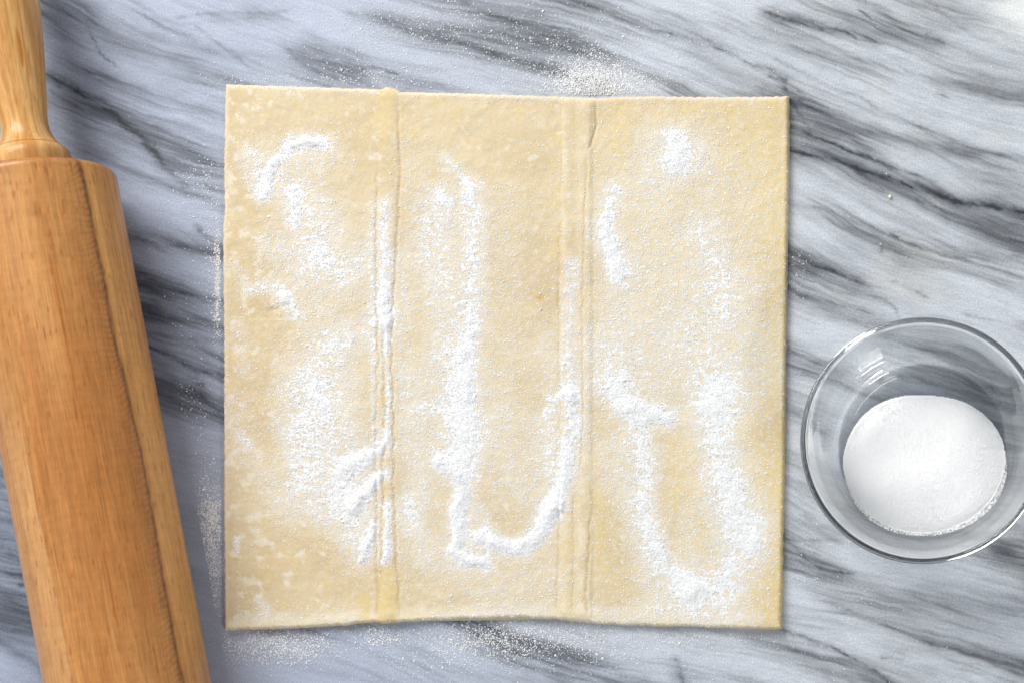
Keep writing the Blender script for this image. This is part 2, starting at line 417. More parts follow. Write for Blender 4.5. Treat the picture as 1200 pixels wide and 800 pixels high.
def barrel_col(TH, YY, RR):
    # TH > 0 is the side facing the pastry
    s = TH*R*1000-12.5; y = YY*1000           # millimetres
    base = mix(lin([202, 146, 88])[None, :]*np.ones(TH.shape+(1,)), lin([180, 120, 64]), sst(-0.6, 0.6, fbm(s/14, y/160, 71, 3)))
    gr = fbm(s/2.2, y/70, 73, 4)
    base = base*(1+0.13*gr)[..., None]
    # a dark growth line with rippled grain running beside it
    c0 = 19.0+4.0*sst(0, 120, y)+1.2*noise(y/60, 0*y, 75)+0.5*noise(y/14, 0*y, 76)
    d = s-c0
    rip = 0.5+0.5*np.sin(y*2.6+5*noise(y/9, s/6, 77)+0.9*s)
    near = np.exp(np.minimum(d, 0)/4.5)*(d < 0)
    base = mix(base, lin([140, 86, 44]), np.clip(near*(0.35+0.55*rip), 0, 1))
    line = np.exp(-(d/1.0)**2)
    base = mix(base, lin([92, 52, 26]), np.clip(0.9*line*(0.75+0.4*noise(y/4, s, 78)), 0, 1))
    right = sst(0.3, 1.8, d)
    pale = mix(lin([212, 158, 92])[None, :]*np.ones(TH.shape+(1,)), lin([190, 132, 68]), sst(-0.5, 0.6, fbm(s/3.5, y/130, 80, 3)))
    base = mix(base, pale*(1+0.10*gr)[..., None], 0.6*right)
    # the other boundary of the board, a pale wavy seam
    e0 = -22.0-1.3*noise(y/50, 0*y, 82)+3.5*sst(90, 230, y)
    e = s-e0
    left = sst(0.4, -0.4, e)
    base = mix(base, lin([206, 156, 106])*(1+0.10*gr)[..., None], 0.8*left*sst(60, 130, y)*np.exp(np.minimum(0, e+9)/3))
    base = mix(base, lin([148, 96, 50]), 0.6*np.exp(-(e/0.35)**2)*sst(60, 130, y)*(0.6+0.4*noise(y/18, s, 84)))
    # thin amber threads and short flecks
    for c1, y0, y1, w, st in ((2.0, 35, 150, .32, .8), (1.0, 150, 260, .3, .75), (-8, 10, 100, .3, .35), (-14, 20, 150, .3, .4), (-3, 60, 150, .25, .35),
                              (12, 40, 60, .5, .5), (10, 120, 190, .3, .3), (28, 20, 90, .3, .45), (31, 40, 170, .35, .45), (27, 130, 150, .5, .6), (-17, 80, 140, .3, .3)):
        t = (s-c1-1.2*noise(y/55, 0*y, 86+c1)-0.25*noise(y/7, 0*y, 90+c1))
        base = mix(base, lin([172, 100, 34]), st*np.exp(-(t/w)**2)*sst(y0, y0+12, y)*sst(y1, y1-15, y))
    fl = sst(0.48, 0.72, fbm(s/1.0, y/8, 93, 2))
    base = mix(base, lin([168, 96, 36]), 0.6*fl)
    fine = sst(0.25, 0.7, noise(s/0.7, y/16, 95))
    base = base*(1-0.16*fine)[..., None]
    # end grain; darker towards the visible handle
    base = mix(base, lin([150, 92, 44]), 0.5*sst(2.6, 0.3, y)+0.5*sst(0.0298, 0.020, RR))
    return base*np.array([1.02, 0.98, 0.88])
def handle_col(TH, YY, RR):
    s = TH*14-6; y = YY*1000
    base = mix(lin([224, 178, 116])[None, :]*np.ones(TH.shape+(1,)), lin([198, 142, 78]), sst(-0.5, 0.6, fbm(s/5, y/60, 101, 3)))
    gr = fbm(s/1.1, y/30, 103, 4); base = base*(1+0.13*gr)[..., None]
    fl = sst(0.45, 0.75, fbm(s/1.6, y/18, 105, 2))
    base = mix(base, lin([190, 116, 44]), 0.6*fl)
    for c1, y0, y1, w, st in ((4.2, 40, 60, 1.1, .9), (7.5, 36, 52, .6, .7), (6.3, 22, 80, .5, .6), (-2, 25, 34, .8, .5), (1, 50, 90, .7, .45)):
        base = mix(base, lin([184, 112, 36]), st*np.exp(-((s-c1-0.5*noise(y/14, 0*y, 107))/(w*np.clip(1-abs(2*(y-y0)/(y1-y0)-1)**2, .05, 1)))**2)*sst(y0, y0+4, y)*sst(y1, y1-4, y))
    base = mix(base, lin([150, 92, 44]), 0.7*sst(0.5, 0.1, abs(y-12.0))+0.35*sst(4, 0, y))
    base = mix(base, lin([140, 90, 50]), 0.18*(np.sin(y*4.4) > 0.9)*sst(33, 36, y)*sst(46, 40, y))
    return base*np.array([1.0, 0.96, 0.87])
rc = 0.0034
bp = [(0.0, 0.010), (0.0, R-rc)]+[(rc-rc*math.cos(t), R-rc+rc*math.sin(t)) for t in np.linspace(0.15, math.pi/2, 8)]
bp += [(y, R) for y in np.linspace(rc+0.0006, BL-rc-0.0006, 330)]
bp += [(BL-rc+rc*math.sin(t), R-rc+rc*math.cos(t)) for t in np.linspace(0, math.pi/2, 8)]+[(BL, 0.010)]
lathe('barrel', bp, 270, M_BARREL, barrel_col)
# handle profile: distance from the barrel end, radius (m)
hk = np.array([(-.002, 6), (-.001, 13.5), (1.5, 14.6), (4.5, 15.2), (7.5, 15.3), (9.6, 14.8), (11.2, 13.6), (12.6, 12.2), (14.2, 11.0), (16.5, 9.9), (19.5, 9.1), (23, 8.9),
               (28, 9.4), (36, 10.5), (46, 11.7), (58, 12.9), (70, 13.9), (84, 14.5), (96, 14.1), (106, 12.3), (112, 9.6), (115, 6.0), (116, 2.4), (116.2, 0.2)])
tt = np.linspace(0, len(hk)-1, 190)
def spl(v):
    i = np.clip(np.floor(tt).astype(int), 0, len(v)-2); f = tt-i
    p0, p1, p2, p3 = v[np.maximum(i-1, 0)], v[i], v[i+1], v[np.minimum(i+2, len(v)-1)]
    return .5*((2*p1)+(-p0+p2)*f+(2*p0-5*p1+4*p2-p3)*f**2+(-p0+3*p1-3*p2+p3)*f**3)
hp = np.stack([spl(hk[:, 0])/1000, np.maximum(spl(hk[:, 1]), .1)/1000], 1)
lathe('handle', hp, 128, M_HANDLE, handle_col, y_mul=-1.0, y_add=0.0)
lathe('handle', hp, 128, M_HANDLE, handle_col, y_mul=1.0, y_add=BL)

# ------------------------------------------------------------------ puff pastry sheet
TH_D = 0.0042                            # thickness
KD = 1-TH_D/H
def PD(px, py): return (np.asarray(px)-NX)*S*KD, -(np.asarray(py)-NY)*S*KD
top_e = np.array([(263,98),(330,100),(420,103),(444,104),(452,101),(462,103),(468,107),(560,109),(640,112),(700,114),(720,113),(760,112),(850,113),(924,112)], float)
bot_e = np.array([(262,738),(330,736),(400,732),(436,728),(450,730),(467,728),(500,726),(560,724),(610,723),(650,725),(700,730),(740,732),(780,733),(860,735),(915,737)], float)
lef_e = np.array([(263,98),(262,150),(261,200),(262,246),(260,262),(260,300),(261,400),(261,500),(261,600),(262,738)], float)
rig_e = np.array([(924,112),(924,170),(922,300),(920,420),(919,520),(917,620),(915,737)], float)
def xl(py): return np.interp(py, lef_e[:, 1], lef_e[:, 0])+0.7*noise(py/6, 0*py, 201)+0.4*noise(py/2.6, 0*py, 202)
def xr(py): return np.interp(py, rig_e[:, 1], rig_e[:, 0])+0.7*noise(py/7, 0*py, 203)+0.4*noise(py/2.6, 0*py, 204)
def yt(px): return np.interp(px, top_e[:, 0], top_e[:, 1])+0.9*noise(px/5, 0*px, 205)+0.6*noise(px/2.4, 0*px, 206)
def yb(px): return np.interp(px, bot_e[:, 0], bot_e[:, 1])+0.9*noise(px/6, 0*px, 207)+0.5*noise(px/2.4, 0*px, 208)
def groove(px, py, pts, w, jit=1.2, seed=0):
    qx = px+jit*(1+1.3*(seed < 4)*sst(330, 380, py)*sst(600, 520, py))*noise(py/14, px/30, 220+seed)+0.5*noise(py/4, px/9, 230+seed)
    d, t = seg_dist(qx, py, pts)
    return np.exp(-(d/w)**2)*np.clip(np.minimum(t, 1-t)*10+.15, 0, 1)
CR = [  # cracks along the two folds: points, width, depth mm
 ([(443,170),(441,260),(441,330),(443,420),(440,520),(442,600),(441,660),(444,700),(441,728)], 1.8, .6, 1),
 ([(468,110),(467,160),(469,200),(464,300),(460,380),(459,430),(462,500),(461,560),(463,610),(465,660),(468,690),(468,727)], 1.6, .6, 2),
 ([(450,380),(449,430),(452,470),(450,540),(448,600),(448,650),(447,690)], 1.9, .7, 3),
 ([(657,116),(658,200),(656,300),(655,400),(657,500),(656,600),(652,724)], 1.2, .5, 4),
 ([(698,118),(699,146),(696,160),(690,176)], 1.2, .7, 5), ([(689,178),(685,260),(683,360),(684,480),(680,560)], 1.1, .42, 6),
 ([(692,600),(690,660),(687,690),(689,722)], 1.4, .55, 7), ([(672,580),(673,650),(671,722)], 1.0, .35, 8),
 ([(440,668),(446,672),(452,665)], 1.2, .3, 9), ([(345,355),(312,365)], 3, .3, 10), ([(300,372),(350,372)], 2, .2, 11)]
def dough_z(px, py):
    """height of the pastry's top (m)"""
    z = 0.40*fbm(px/120, py/120, 211, 3)+0.30*fbm(px/34, py/30, 212, 3)+0.10*fbm(px/9, py/8, 213, 3)
    z = z+0.85*np.exp(-((px-455)/13)**2)*(0.55+0.45*sst(560, 700, py)+0.3*sst(200, 110, py))
    z = z+0.35*np.exp(-((px-681)/9)**2)*sst(540, 620, py)+0.30*sst(702, 692, px)*sst(655, 672, px)*sst(210, 150, py)
    z = z+0.70*sst(654, 660, px)*sst(696, 690, px)-0.25*np.exp(-((px-675)/6)**2)
    z = z-0.25*np.exp(-(((px-312)/22)**2+((py-366)/9)**2))
    for pts, w, dep, sd in CR:
        z = z-dep*groove(px, py, pts, w, seed=sd)
    e = np.minimum(np.minimum(px-xl(py), xr(py)-px), np.minimum(py-yt(px), yb(px)-py))*S*1000
    z = TH_D*1000+z*sst(-0.2, 4.0, e)
    r = 1.7
    q = np.clip(1-np.clip(e, 0, r)/r, 0, 1)
    lift = 0.9*np.exp(-((px-905)/60)**2-((py-737)/40)**2)+0.7*np.exp(-((px-455)/40)**2-((py-730)/25)**2)
    return (z+lift-2.0*(1-np.sqrt(np.clip(1-q*q, 0, 1))))*0.001
# strokes: points, half-width px, amount, softness
STROKES = [
 ([(309,232),(313,208),(322,190),(340,171),(364,163),(380,169)], 7, .62), ([(345,170),(372,166)], 9, .30), ([(296,185),(306,215)], 15, .34), ([(330,200),(365,185),(385,180)], 20, .26),
 ([(344,222),(346,262)], 8, .42), ([(345,235),(380,262),(372,290)], 20, .26), ([(318,285),(352,300),(395,318)], 20, .26), ([(368,240),(392,300)], 26, .2),
 ([(292,338),(318,334),(334,350)], 7, .45), ([(334,350),(345,366)], 8, .35), ([(272,308),(282,330)], 8, .2), ([(350,330),(372,390),(366,440)], 26, .22),
 ([(352,455),(362,520),(358,580)], 28, .36), ([(380,470),(388,540),(398,600)], 24, .26), ([(345,500),(350,560)], 16, .2), ([(400,600),(425,640)], 18, .24), ([(395,420),(410,500)], 26, .2),
 ([(398,398),(425,388),(450,365)], 18, .34), ([(412,330),(430,300)], 18, .22), ([(440,240),(440,330),(444,400)], 8, .30), ([(452,238),(452,300),(452,380)], 6, .50), ([(455,380),(450,420),(456,470),(452,515)], 4.5, .55), ([(438,400),(441,515)], 4, .35), ([(470,300),(470,420),(476,500)], 12, .22),
 ([(453,522),(428,535),(403,550)], 9, .70), ([(448,555),(432,572),(414,596)], 8, 1.0), ([(420,540),(402,580)], 14, .3), ([(453,590),(454,620),(452,655)], 6, .70), ([(440,618),(424,655)], 6, .62), ([(480,590),(484,612)], 11, .36), ([(430,600),(420,640)], 20, .2), ([(478,530),(492,580)], 18, .18),
 ([(520,186),(540,200),(552,222)], 6, .42), ([(552,222),(556,290),(553,360),(546,450),(549,545)], 13, .50), ([(515,228),(522,236)], 8, .34), ([(515,240),(520,330),(526,430),(538,520)], 22, .34), ([(505,260),(508,340)], 14, .16), ([(530,420),(540,520)], 24, .16), ([(495,478),(518,482)], 8, .24), ([(488,440),(500,560)], 16, .16),
 ([(518,540),(535,556),(541,574),(534,600),(536,622),(532,644),(546,656),(566,659)], 9, .98), ([(548,560),(545,640)], 9, .30),
 ([(565,628),(588,640),(608,641),(633,624),(650,592)], 10, .98), ([(650,592),(664,552),(674,495),(668,464)], 11, .62), ([(668,458),(666,410),(667,360),(672,310)], 8, .40), ([(640,486),(648,468),(662,461),(676,469)], 4.5, .40), ([(640,500),(650,545)], 14, .32), ([(590,560),(630,590)], 26, .18), ([(600,500),(630,540)], 26, .14), ([(565,600),(575,640)], 8, .25),
 ([(590,250),(595,420),(575,500)], 26, .13), ([(500,650),(560,690),(640,680)], 26, .17), ([(480,600),(500,650)], 16, .16), ([(640,400),(645,470)], 14, .16), ([(480,180),(490,300)], 16, .10),
 ([(790,160),(795,178),(792,196)], 11, .58), ([(770,165),(815,172)], 20, .24), ([(768,200),(812,190)], 22, .16), ([(718,225),(709,262),(718,300),(724,326)], 10, .62), ([(704,270),(725,310)], 16, .22),
 ([(822,270),(838,320),(848,365)], 16, .26), ([(760,240),(790,350),(760,430)], 40, .18), ([(850,230),(860,430)], 40, .15), ([(810,400),(838,460)], 34, .24), ([(730,330),(725,440)], 24, .2),
 ([(732,477),(752,480),(780,488)], 12, .72), ([(749,496),(757,548),(754,590),(774,655),(812,690)], 14, .56), ([(728,520),(738,600),(764,680)], 14, .22), ([(716,450),(735,470)], 14, .26), ([(698,400),(712,450)], 22, .2),
 ([(845,455),(848,515),(858,560),(878,610),(880,645),(856,686),(815,692)], 20, .40), ([(828,480),(832,560),(846,620)], 18, .26), ([(850,560),(868,620),(845,670)], 16, .26), ([(770,704),(850,706)], 16, .24), ([(892,612),(886,640)], 8, .3), ([(800,600),(815,650)], 12, .16), ([(700,520),(712,560)], 14, .12),
 ([(872,330),(892,430)], 22, .10), ([(272,470),(292,540)], 14, .14), ([(280,380),(285,430)], 10, .18), ([(280,510),(292,520)], 5, .3), ([(277,632),(278,642)], 4, .5), ([(297,622),(300,622)], 2.5, .45), ([(303,700),(312,715)], 6, .32), ([(285,722),(420,722)], 8, .16),
 ([(310,560),(330,600)], 12, .14), ([(500,720),(640,716)], 8, .2), ([(700,718),(880,724)], 9, .22), ([(300,100),(640,112)], 6, .1),
]
def sugar_amount(X, Y):
    qx = X+3.5*fbm(X/26, Y/26, 301, 3)+1.4*noise(X/5, Y/5, 303); qy = Y+3.5*fbm(X/26, Y/26, 305, 3)+1.4*noise(X/5, Y/5, 307)
    A = np.zeros(X.shape)
    for pts, w, am in STROKES:
        p = np.array(pts, float); m = 4*w+4
        sel = (qx > p[:, 0].min()-m) & (qx < p[:, 0].max()+m) & (qy > p[:, 1].min()-m) & (qy < p[:, 1].max()+m)
        if not sel.any(): continue
        w = w*(1.0+0.14*sst(0.6, 0.35, am))
        d, t = seg_dist(qx[sel], qy[sel], pts)
        A[sel] += am*np.exp(-(d/w)**2*0.9)+0.10*am*np.exp(-d/(w*1.3))
    A = A*(1+0.22*fbm(X/20, Y/16, 309, 3))
    A += 0.05*sst(500, 700, X)+0.03
    e = np.minimum(np.minimum(X-xl(Y), xr(Y)-X), np.minimum(Y-yt(X), yb(X)-Y))
    return A, e
def dough_col(px, py):
    one = np.ones(px.shape+(1,))
    c = mix(lin([222, 205, 172])*one, lin([230, 211, 168]), sst(560, 900, px)*0.8)
    c = mix(c, lin([212, 191, 152]), 0.7*sst(-0.5, 0.7, fbm(px/110, py/110, 241, 3)))
    # buttery yellow and floury pale mottling
    yel = sst(0.15, 0.75, fbm(px/24, py/24, 243, 4)+0.35*sst(640, 900, px)+0.4*np.exp(-(np.minimum(915-px, 60)/14)**2))
    c = mix(c, lin([224, 202, 146]), 0.5*yel)
    cell = np.abs(fbm(px/9, py/9, 245, 2))
    c = mix(c, lin([234, 223, 196]), 0.5*sst(0.10, 0.02, cell)*sst(-0.2, 0.5, fbm(px/70, py/70, 246, 2)+0.4*sst(600, 760, px)))
    flo = sst(0.26, 0.52, fbm(px/17, py/15, 247, 4)-0.10*sst(320, 420, px)+0.16*np.exp(-((px-285)/30)**2)-0.08)
    c = mix(c, lin([236, 228, 212]), 0.7*flo)
    edge = np.maximum.reduce([sst(26, 4, yb(px)-py+8*fbm(px/14, py/14, 248, 2))*sst(900, 860, px), sst(9, 1, py-yt(px)), 0.8*sst(8, 1, px-xl(py))])
    c = mix(c, lin([243, 232, 205]), 0.65*edge)
    # bare butter-yellow dough on the fold
    by = np.maximum.reduce([sst(14, 9, abs(px-454))*sst(655, 668, py)*(0.75+0.25*noise(px/5, py/9, 249)), 0.75*sst(9, 5, abs(px-426))*sst(690, 698, py),
                            0.6*sst(14, 7, abs(px-452))*sst(200, 120, py), 0.6*sst(8, 3, abs(px-450))*sst(360, 400, py),
                            0.55*np.exp(-((px-722)/12)**2)*sst(200, 150, py), 0.6*np.exp(-((px-703)/9)**2)*sst(545, 600, py)*sst(690, 640, py),
                            0.5*np.exp(-((px-664)/7)**2)*sst(580, 640, py), 0.9*sst(8, 2, 917-px-(py-500)*0.012)*sst(430, 520, py)])
    c = mix(c, lin([226, 204, 142]), np.clip(0.85*by*(0.55+0.7*sst(-.5, .5, fbm(px/9, py/12, 252, 3))), 0, 1))
    sp = np.exp(-(((px-633)/6)**2+((py-349)/3.5)**2))+0.8*np.exp(-(((px-352)/3)**2+((py-362)/3)**2))
    c = mix(c, lin([214, 170, 84]), np.clip(sp, 0, 1)*0.8)
    sp = sst(0.72, 0.9, fbm(px/6, py/5, 251, 2)); c = mix(c, lin([216, 176, 104]), 0.35*sp)
    A, _ = sugar_amount(px, py)
    c = mix(c, lin([240, 230, 212]), 0.6*sst(0.04, 0.5, A))     # finest sugar dust
    cr = 0
    for pts, w, dep, sd in CR: cr = np.maximum(cr, dep*groove(px, py, pts, w*0.9, seed=sd))
    c = mix(c, lin([205, 158, 84]), np.clip(cr*0.4, 0, 0.28))
    rid = np.exp(-((px-681)/5)**2)*(0.3+0.7*sst(540, 620, py))+np.exp(-((px-662)/3)**2)+0.8*np.exp(-((px-692)/2.5)**2)*sst(620, 560, py)
    c = mix(c, lin([244, 234, 212]), 0.5*np.clip(rid, 0, 1)*sst(-.6, .5, fbm(px/8, py/30, 254, 3)))
    return c*np.array([0.93, 0.915, 0.875])

pastry = empty('puff_pastry_sheet', (*[float(v) for v in PD(590, 420)], 0.0))
tag(pastry, 'square sheet of raw puff pastry with two fold creases, dusted with sugar', 'pastry sheet')
ox, oy = pastry.location.x, pastry.location.y
def edge_packed(n, dens=2.2, k=14):
    t = np.linspace(0, 1, n); e = np.array([0, .0008, .0018, .003, .0045, .0065])
    return np.unique(np.concatenate([e, 1-e, t[1:-1]]))
sv, tv = edge_packed(440), edge_packed(420)
# blended patch between the four edges
Sg, Tg = np.meshgrid(sv, tv)
TLx, TRx, BLx, BRx = 263, 924, 262, 915
px0 = TLx+(TRx-TLx)*Sg+Tg*((BLx-TLx)*(1-Sg)+(BRx-TRx)*Sg)
py0 = (98+(112-98)*Sg)*(1-Tg)+(738+(737-738)*Sg)*Tg
for _ in range(3):
    PXg = xl(py0)*(1-Sg)+xr(py0)*Sg
    PYg = yt(px0)*(1-Tg)+yb(px0)*Tg
    px0, py0 = PXg, PYg
Zg = dough_z(PXg, PYg)
Xg, Yg = PD(PXg, PYg); Xg = Xg-ox; Yg = Yg-oy
dXs = np.stack([np.gradient(a, axis=1) for a in (Xg, Yg, Zg)], -1); dXt = np.stack([np.gradient(a, axis=0) for a in (Xg, Yg, Zg)], -1)
NRM = np.cross(dXt, dXs); NRM /= np.linalg.norm(NRM, axis=-1, keepdims=True)+1e-12
COLg = dough_col(PXg, PYg)
def dough_piece(name, i0, i1, label=None):
    x, y, z, nrm, c = Xg[:, i0:i1+1], Yg[:, i0:i1+1], Zg[:, i0:i1+1], NRM[:, i0:i1+1], COLg[:, i0:i1+1]
    ny, nx = x.shape
    v = [np.stack([x.ravel(), y.ravel(), z.ravel()], 1)]; nn = [nrm.reshape(-1, 3)]; cc = [c.reshape(-1, 3)]
    fs = [grid_faces(ny, nx)]; base = ny*nx
    def skirt(ix, out):
        nonlocal base
        top = v[0][ix]; n = len(ix); rows = []
        zs = top[:, 2]
        for k, (f, o_) in enumerate(((1, 0), (.78, .00025), (.6, .00005), (.42, .0003), (.22, .0001), (.0, -.0003))):
            r = top.copy(); r[:, 2] = zs*f+(0.0002 if f == 0 else 0)
            wob = 0.00012*noise(np.arange(n)/4.0, np.full(n, k*3.1), 260+k)
            r[:, :2] += np.array(out)[None, :]*(o_+wob*(k > 0))[:, None]; rows.append(r)
            cc.append(cc[0][ix]*(1.0 if k % 2 == 0 else 0.93)); nn.append(np.tile(np.array([out[0], out[1], 0.15]), (n, 1)))
        v.extend(rows)
        for k in range(5):
            a = base+k*n+np.arange(n-1); b = a+n
            fs.append(np.stack([a, b, b+1, a+1], 1))
        base += n*6
    skirt(np.arange(nx)[::-1], (0, 1)); skirt((ny-1)*nx+np.arange(nx), (0, -1))
    if i0 == 0: skirt(np.arange(ny)*nx, (-1, 0))
    if i1 == Xg.shape[1]-1: skirt((np.arange(ny)*nx+nx-1)[::-1], (1, 0))
    # underside
    q = np.array([[x[0, 0], y[0, 0], .0002], [x[0, -1], y[0, -1], .0002], [x[-1, -1], y[-1, -1], .0002], [x[-1, 0], y[-1, 0], .0002]])
    v.append(q); nn.append(np.tile([0, 0, -1.], (4, 1))); cc.append(np.tile(cc[0][0], (4, 1))); fs.append(np.array([[base, base+1, base+2, base+3]]))
    nall = np.concatenate(nn); nall /= np.linalg.norm(nall, axis=1, keepdims=True)
    return mesh_obj(name, np.concatenate(v), fs, M_DOUGH, pastry, col=np.concatenate(cc), normals=nall)
mid = PXg[len(tv)//2]
cuts = [0]+[int(np.argmin(abs(mid-c))) for c in (443, 469, 657, 699)]+[len(sv)-1]
for nm, a, b in zip(('panel', 'fold_crease', 'panel', 'fold_crease', 'panel'), cuts[:-1], cuts[1:]):
    dough_piece(nm, a, b)

# ------------------------------------------------------------------ sugar on the pastry
sx, sy = np.arange(258, 928, 1.15), np.arange(92, 742, 1.15)
SX, SY = np.meshgrid(sx, sy)
AM, ED = sugar_amount(SX, SY)
ZD = dough_z(SX, SY)
soft = sst(1.0, 0.6, AM)
tmm = 0.85*(np.minimum(AM, 0.8)-0.62)+1.5*np.clip(AM-0.75, 0, 2)+(0.03+0.27*soft)*noise(SX/2.4, SY/2.4, 321)+(0.03+0.07*soft)*noise(SX/1.4, SY/1.4, 322)+(0.10+0.22*soft)*fbm(SX/9, SY/7, 323, 3)
for pts, w, dep, sd in CR[:3]:           # the cracks in the fold stay bare in places
    tmm -= 0.55*groove(SX, SY, pts, w*1.5, seed=sd)*sst(-.2, .3, noise(SX/30, SY/40, 325))
tmm = np.where(ED < 2.5, -1, tmm)
zz = ZD+tmm*0.001
x, y = PD(SX, SY)
vv = np.stack([x.ravel(), y.ravel(), zz.ravel()], 1)
F = grid_faces(len(sy), len(sx))
keep = (tmm.ravel()[F] > 0.0).any(1)
F = F[keep]
used = np.unique(F); remap = -np.ones(len(vv), np.int64); remap[used] = np.arange(len(used))
heapV, heapF = vv[used], remap[F]

# single crystals: little low pyramids of varied size and tilt
PYR = np.array([(1,.9,-.3),(-.9,1,-.3),(-1,-.95,-.3),(.95,-1,-.3),(.1,-.05,.62)], float)*0.88
PYF = np.array([(0,1,4),(1,2,4),(2,3,4),(3,0,4)])
def crystals(cx, cy, cz, size):
    n = len(cx); th = rng.uniform(0, 2*np.pi, n)
    sc = size[:, None]*rng.uniform(.7, 1.3, (n, 3))
    p = PYR[None]*sc[:, None, :]
    x = p[..., 0]*np.cos(th)[:, None]-p[..., 1]*np.sin(th)[:, None]; y = p[..., 0]*np.sin(th)[:, None]+p[..., 1]*np.cos(th)[:, None]
    tx, ty = rng.normal(0, .22, (2, n, 1))
    p = np.stack([x, y, p[..., 2]+tx*x+ty*y], -1)
    p += np.stack([cx, cy, cz], 1)[:, None, :]
    return p.reshape(-1, 3), (PYF[None]+5*np.arange(n)[:, None, None]).reshape(-1, 3)
def sample(X, Y, *fields):
    fx = (X-sx[0])/1.15; fy = (Y-sy[0])/1.15
    i = np.clip(fx.astype(int), 0, len(sx)-2); j = np.clip(fy.astype(int), 0, len(sy)-2); fx -= i; fy -= j
    return [f[j, i]*(1-fx)*(1-fy)+f[j, i+1]*fx*(1-fy)+f[j+1, i]*(1-fx)*fy+f[j+1, i+1]*fx*fy for f in fields]
n = 700000
gx, gy = rng.uniform(262, 923, n), rng.uniform(98, 738, n)
A, E, Zd, T = sample(gx, gy, AM, ED, ZD, tmm)
pr = np.clip((A-0.03)*1.15, 0, 0.50)*(0.45+1.0*sst(-.5, .5, fbm(gx/7, gy/5, 331, 3)))+0.004
ok = (rng.random(n) < pr) & (E > 1.0)
gx, gy, A, Zd, T = gx[ok], gy[ok], A[ok], Zd[ok], T[ok]
print('grains', len(gx))
if len(gx) > 240000: gx, gy, A, Zd, T = (a[:240000] for a in (gx, gy, A, Zd, T))
sz = rng.lognormal(math.log(0.00017), 0.30, len(gx))
wx_, wy_ = PD(gx, gy)
gv, gf_ = crystals(wx_, wy_, Zd+np.maximum(T, 0)*0.001+sz*0.45, sz)
o = mesh_obj('sugar_drifts', np.concatenate([heapV, gv]), [heapF, gf_+len(heapV)], M_SUGAR)
o.data.materials.append(M_CRYSTAL); ix = np.arange(len(o.data.polygons)) >= len(heapF)
o.data.polygons.foreach_set('use_smooth', ~ix); o.data.polygons.foreach_set('material_index', ix.astype(np.int32))
tag(o, 'white granulated sugar strewn in drifts and swirls over the pastry sheet', 'sugar', kind='stuff')

# ------------------------------------------------------------------ sugar spilt on the marble
SP = [  # centre, spread px, number
 ((695,92),(24,13),3600), ((700,100),(34,8),2600), ((680,88),(50,30),1500), ((560,60),(110,34),1500), ((510,22),(45,18),500), ((470,40),(40,20),350), ((420,90),(60,8),350), ((330,96),(50,5),220),
 ((236,215),(14,22),260), ((255,330),(3.0,32),900), ((250,300),(7,40),260), ((247,606),(9,20),1700), ((240,650),(12,26),700), ((250,680),(6,26),500), ((236,560),(12,60),260),
 ((330,757),(36,11),1900), ((310,750),(50,14),600), ((446,744),(16,7),500), ((560,752),(44,14),1500), ((520,765),(50,22),500), ((640,742),(60,12),1400), ((700,748),(70,14),1000), ((790,745),(50,10),420), ((600,775),(200,24),600),
 ((935,330),(8,18),60), ((940,300),(10,20),40), ((950,620),(24,50),60), ((960,720),(60,40),120), ((840,770),(80,24),200), ((220,420),(24,120),220), ((150,60),(80,50),60), ((760,70),(60,40),350), ((1000,250),(110,160),90), ((600,40),(260,40),500)]
px_, py_ = [], []
for (mx, my), (dx, dy), k in SP:
    k = int(k*1.3); a = rng.normal(mx, dx, k); b = rng.normal(my, dy, k); px_.append(a); py_.append(b)
px_, py_ = np.concatenate(px_), np.concatenate(py_)
inside = (px_ > xl(py_)-1.2) & (px_ < xr(py_)+1.2) & (py_ > yt(px_)-1.2) & (py_ < yb(px_)+1.8)
onpin = ((px_-NX)*uy-(py_-NY)*ux)*S < Llat+R*0.9
bowlp = np.hypot(px_-1075, py_-520) < 118
ok = ~inside & ~onpin & ~bowlp & (px_ > -40) & (px_ < 1240) & (py_ > -40) & (py_ < 840) & (noise(px_/9, py_/8, 341) > rng.uniform(-1.2, .35, len(px_)))
px_, py_ = px_[ok], py_[ok]
sz = rng.lognormal(math.log(0.00017), 0.32, len(px_))
pile = 0.0011*np.exp(-((px_-697)/22)**2-((py_-103)/12)**2)
a, b = P(px_, py_, 0)
gv, gf_ = crystals(a, b, sz*0.6+pile*rng.random(len(a)), sz)
o = mesh_obj('spilt_sugar', gv, gf_, M_CRYSTAL, smooth=False)
tag(o, 'loose white sugar grains spilt on the marble around the pastry edges', 'sugar', kind='stuff')

# ------------------------------------------------------------------ glass bowl
ZR = 0.047
bx, by = (float(v) for v in P(1082, 516, ZR))
RB = 144.5*S*(1-ZR/H)*1000               # rim radius, mm
bowl = empty('glass_bowl', (bx, by, 0.0))
tag(bowl, 'small clear round glass bowl holding white sugar', 'bowl')
outer = [(0, 1.0), (20, 1.0), (31, .9), (34.5, .25), (36, .0), (37.3, .35), (38.4, 1.4), (40.0, 4.5), (41.8, 9.5), (43.7, 16), (45.6, 24), (47.3, 32), (48.7, 39.5), (49.2, 42.2)]
rim_p = [(49.2, 42.2), (49.75, 44.0), (50.2, 45.4), (50.4, 46.4), (50.2, 47.1), (49.7, 47.5), (49.0, 47.6), (48.3, 47.3), (47.8, 46.2), (47.0, 42.0)]
inner = [(47.0, 42.0), (46.4, 38.5), (45.1, 31.5), (43.4, 24), (41.5, 16.4), (39.6, 10.6), (37.6, 6.6), (35.4, 4.7), (32, 4.0), (27, 3.8), (15, 3.7), (0, 3.7)]
